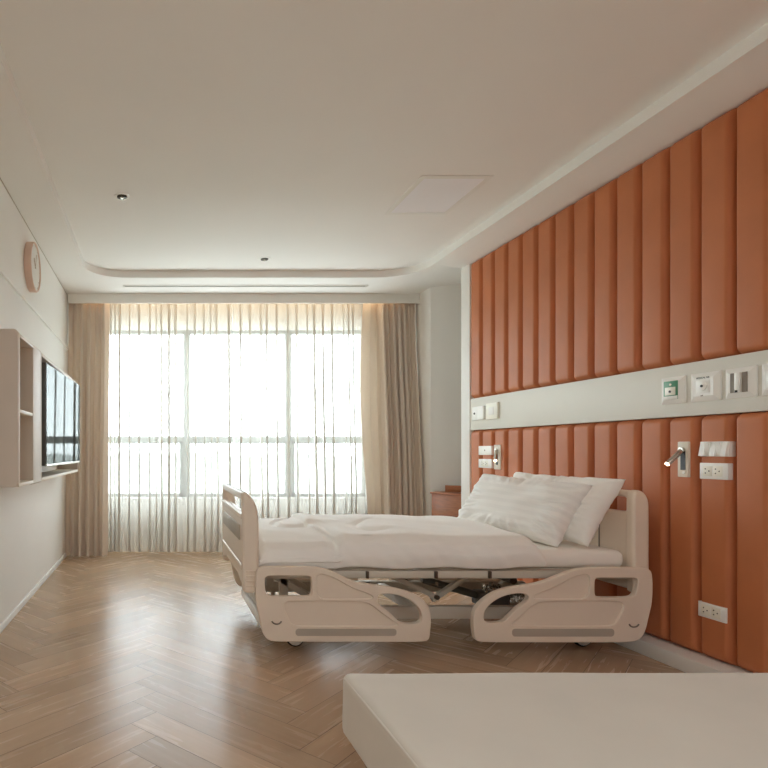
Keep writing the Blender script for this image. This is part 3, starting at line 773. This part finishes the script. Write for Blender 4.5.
def reading_lamp(y0, y1, z0, z1, tip, label):
    t = thing('reading_lamp', label, 'reading lamp', (XR, (y0+y1)/2, (z0+z1)/2))
    ym = (y0+y1)/2
    obj('back_plate', box((XR-.018, y0, z0), (XR+.03, y1, z1), .003), M['cream_edge'], t)
    obj('recess', box((XR-.0195, ym-.014, z0+.035), (XR-.017, ym+.012, z1-.045)), M['dark'], t)
    obj('switch', cyl((XR-.022, ym-.006, z0+.022), (XR-.017, ym-.006, z0+.022), .007, n=16), M['white_pl'], t)
    pv = Vector((XR-.022, ym, z1-.042)); tp = Vector(tip); d = (tp-pv).normalized()
    a = B(); add_cyl(a, pv, tp, .0115, n=24, bev=.002); add_cyl(a, (XR-.017, ym, z1-.042), (XR-.032, ym, z1-.042), .014, n=20)
    arm = obj('lamp_tube', a, M['chrome'], t)
    obj('bulb', cyl(tp-d*.001, tp+d*.003, .0095, n=20), M['bulb'], arm)
    return t
reading_lamp(2.842, 2.902, .922, 1.096, (2.508, 2.875, .986), 'chrome tube reading lamp on the padded wall near the rocker switches, at the right')
reading_lamp(4.40, 4.485, .91, 1.097, (2.522, 4.36, .979), 'chrome tube reading lamp above the far pillow corner near the niche')
sw = plate(2.648, 2.788, 1.024, 1.094, 'light_switch', 'white switch plate with tilted rockers above the wall socket', 'light switch')
edges = [2.785, 2.758, 2.731, 2.704, 2.677, 2.651]
for i in range(5):
    ya, yb = edges[i+1]+.001, edges[i]-.001; k = 1 if i % 2 == 0 else -1
    b = B(); zt0, zt1 = 1.026, 1.092
    xa, xb = XR-.013-(.012 if k > 0 else 0), XR-.013-(.012 if k < 0 else 0)
    vs = [b.verts.new(p) for p in ((XR-.011, ya, zt0), (XR-.011, yb, zt0), (XR-.011, yb, zt1), (XR-.011, ya, zt1), (xa, ya, zt0), (xa, yb, zt0), (xb, yb, zt1), (xb, ya, zt1))]
    for q in ((0, 1, 2, 3), (4, 5, 6, 7), (0, 1, 5, 4), (2, 3, 7, 6), (1, 2, 6, 5), (0, 3, 7, 4)): b.faces.new([vs[i_] for i_ in q])
    bmesh.ops.recalc_face_normals(b, faces=b.faces[:]); obj('rocker', b, M['white_pl'], sw, 20)
socket(2.652, 2.790, .918, .994, 'white double power socket directly below the tilted rocker switches')
socket(2.662, 2.798, .264, .335, 'white double power socket low on the padded wall near the skirting')
t = plate(4.527, 4.709, 1.018, 1.09, 'wall_plate', 'white wall plate with one small dot, above the socket next to the far reading lamp', 'wall plate')
obj('button', cyl((XR-.014, 4.618, 1.055), (XR-.011, 4.618, 1.055), .006, n=14), M['mark'], t)
socket(4.527, 4.709, .916, .987, 'white double power socket beside the far reading lamp, above the pillows')
# far end of the white strip
t = plate(4.735, 4.813, 1.30, 1.408, 'call_button', 'narrow white call button plate at the far end of the white strip', 'call button', d=.008)
obj('button', cyl((XR-.012, 4.775, 1.355), (XR-.007, 4.775, 1.355), .008, n=14), M['ink'], t)
t = plate(4.63, 4.725, 1.30, 1.408, 'blank_plate', 'blank white plate between the call button and the bright plate on the strip', 'wall plate', d=.018)
t = plate(4.447, 4.602, 1.297, 1.421, 'dimmer_plate', 'bright ivory square plate on the far end of the white strip', 'wall plate', d=.014, m_='ivory_pl')
obj('inset', box((XR-.016, 4.49, 1.33), (XR-.013, 4.56, 1.39), .001), M['clockface'], t)
# gas outlets near the right edge
def frustum(y0, y1, z0, z1, dep, inset):
    b = B(); X = XR
    lo_ = [b.verts.new(p) for p in ((X+.001, y0, z0), (X+.001, y1, z0), (X+.001, y1, z1), (X+.001, y0, z1))]
    mid = [b.verts.new(p) for p in ((X-.006, y0, z0), (X-.006, y1, z0), (X-.006, y1, z1), (X-.006, y0, z1))]
    hi = [b.verts.new(p) for p in ((X-dep, y0+inset, z0+inset), (X-dep, y1-inset, z0+inset), (X-dep, y1-inset, z1-inset), (X-dep, y0+inset, z1-inset))]
    b.faces.new(lo_); b.faces.new(hi)
    for A_, B_ in ((lo_, mid), (mid, hi)):
        for i in range(4): b.faces.new((A_[i], A_[(i+1) % 4], B_[(i+1) % 4], B_[i]))
    bmesh.ops.recalc_face_normals(b, faces=b.faces[:]); return b
WT = Matrix(((0, 0, -1, 0), (-1, 0, 0, 0), (0, 1, 0, 0), (0, 0, 0, 1)))    # text facing -X, reading towards -Y
def gas(y0, y1, label, kind):
    z0, z1 = 1.287, 1.421; yc, zc = (y0+y1)/2, (z0+z1)/2; xf = XR-.019
    t = thing('medical_outlet', label, 'medical outlet', (XR, yc, zc))
    obj('housing', frustum(y0, y1, z0, z1, .018, .024), M['white_pl'], t, 20)
    if kind == 'green':
        obj('label_plate', box((xf-.001, yc-.040, zc-.045), (xf+.002, yc+.040, zc+.047), .0005), M['green'], t)
        obj('outlet_cover', box((xf-.004, yc-.028, zc-.024), (xf, yc+.030, zc+.016), .001), M['ivory_pl'], t)
        obj('outlet_port', cyl((xf-.006, yc, zc-.006), (xf-.003, yc, zc-.006), .006, n=14), M['ink'], t)
        obj('label_band', box((xf-.002, yc-.040, zc-.046), (xf-.0008, yc+.040, zc-.028), .0002), M['clockface'], t)
        obj('gas_symbol', cyl((xf-.003, yc, zc+.029), (xf, yc, zc+.029), .006, n=14), M['ivory_pl'], t)
    elif kind == 'text':
        me = text_mesh('MEDICAL AIR', .0115, Matrix.Translation((xf+.0005, yc+.001, zc+.042)) @ WT); link('lettering', me, M['ink'], t)
        me = text_mesh('AIR', .009, Matrix.Translation((xf+.0005, yc+.006, zc-.042)) @ WT); link('lettering', me, M['mark'], t)
        obj('outlet_cover', add_cyl(box((xf-.001, yc-.034, zc-.03), (xf+.002, yc+.034, zc+.03), .001), (xf-.005, yc, zc+.002), (xf, yc, zc+.002), .022, n=28, bev=.002), M['white_pl'], t)
        obj('outlet_port', cyl((xf-.008, yc, zc+.003), (xf-.004, yc, zc+.003), .006, n=14), M['ink'], t)
    elif kind == 'slot':
        s = B(); add_box(s, (xf-.001, yc+.012, zc-.044), (xf+.002, yc+.034, zc+.044)); add_box(s, (xf-.001, yc-.042, zc-.044), (xf+.002, yc-.018, zc+.044))
        obj('slot', s, M['mark'], t)
        obj('holder', box((xf-.008, yc-.014, zc-.043), (xf, yc+.010, zc+.045), .002), M['white_pl'], t)
        obj('latch', box((xf-.010, yc-.006, zc-.044), (xf-.006, yc+.006, zc-.034), .001), M['ink'], t)
    else:
        obj('outlet_cover', add_cyl(box((xf-.001, yc-.04, zc-.035), (xf+.002, yc+.04, zc+.035), .001), (xf-.005, yc, zc), (xf, yc, zc), .022, n=28, bev=.002), M['white_pl'], t)
gas(2.872, 3.006, 'medical gas outlet with a green label on the white strip', 'green')
gas(2.692, 2.840, 'white medical outlet with a printed line of dark lettering, right of the green one', 'text')
gas(2.530, 2.668, 'white medical bracket plate with two grey slots on the strip', 'slot')
gas(2.370, 2.508, 'white medical outlet cut by the right edge of the photo', 'plain')

# ------------------------------------------------------------------ wooden corner cabinet in the niche
nc = thing('corner_cabinet', 'low brown wooden cabinet in the niche between window and leather wall', 'cabinet', (2.8, 5.3, 0))
def prism2(pts, z0, z1, bev=.003):
    b = prism(pts, z0, z1)
    if bev: bmesh.ops.bevel(b, geom=b.edges[:], offset=bev, segments=2, profile=.5, affect='EDGES')
    return b
obj('body', prism2([(2.60, 5.54), (2.75, 5.19), (3.2, 5.19), (2.70, 5.66)], .0, .645), M['walnut'], nc)
obj('top', prism2([(2.588, 5.545), (2.742, 5.18), (3.2, 5.18), (2.70, 5.67)], .6455, .662), M['walnut'], nc)
obj('back_ledge', prism2([(2.755, 5.595), (3.12, 5.26), (3.15, 5.28), (2.775, 5.62)], .6625, .722, .002), M['walnut'], nc)

# ------------------------------------------------------------------ city far below the window
g = struct('ground_outside', box((-3000, 60, -41), (4000, 4500, -40)), M['city_ground'])
proto = None; rr_ = random.Random(5)
def tower():
    b = B(); add_box(b, (-.5, -.5, 0), (.5, .5, 1)); add_box(b, (-.2, -.2, 1), (.15, .2, 1.08))
    me = bpy.data.meshes.new('city_building'); b.to_mesh(me); b.free(); me.materials.append(M['city']); return me
tm = tower()
cells = [(i, j) for i in range(9) for j in range(5)]
for i, j in cells:
    D = 240*1.42**(j+.35*rr_.random()); X = (-150+55*(i+.35*(rr_.random()-.5)+.2))*D/585
    ob = bpy.data.objects.new('city_building', tm); col.objects.link(ob)
    hgt = rr_.uniform(9, 26)+D*.012
    ob.location = (X, D, -40); ob.scale = (rr_.uniform(.45, .8)*50*D/585, rr_.uniform(14, 26), hgt)
    tag(ob, 'pale low city building seen hazily through the sheer curtain', 'building', 'distant city buildings')
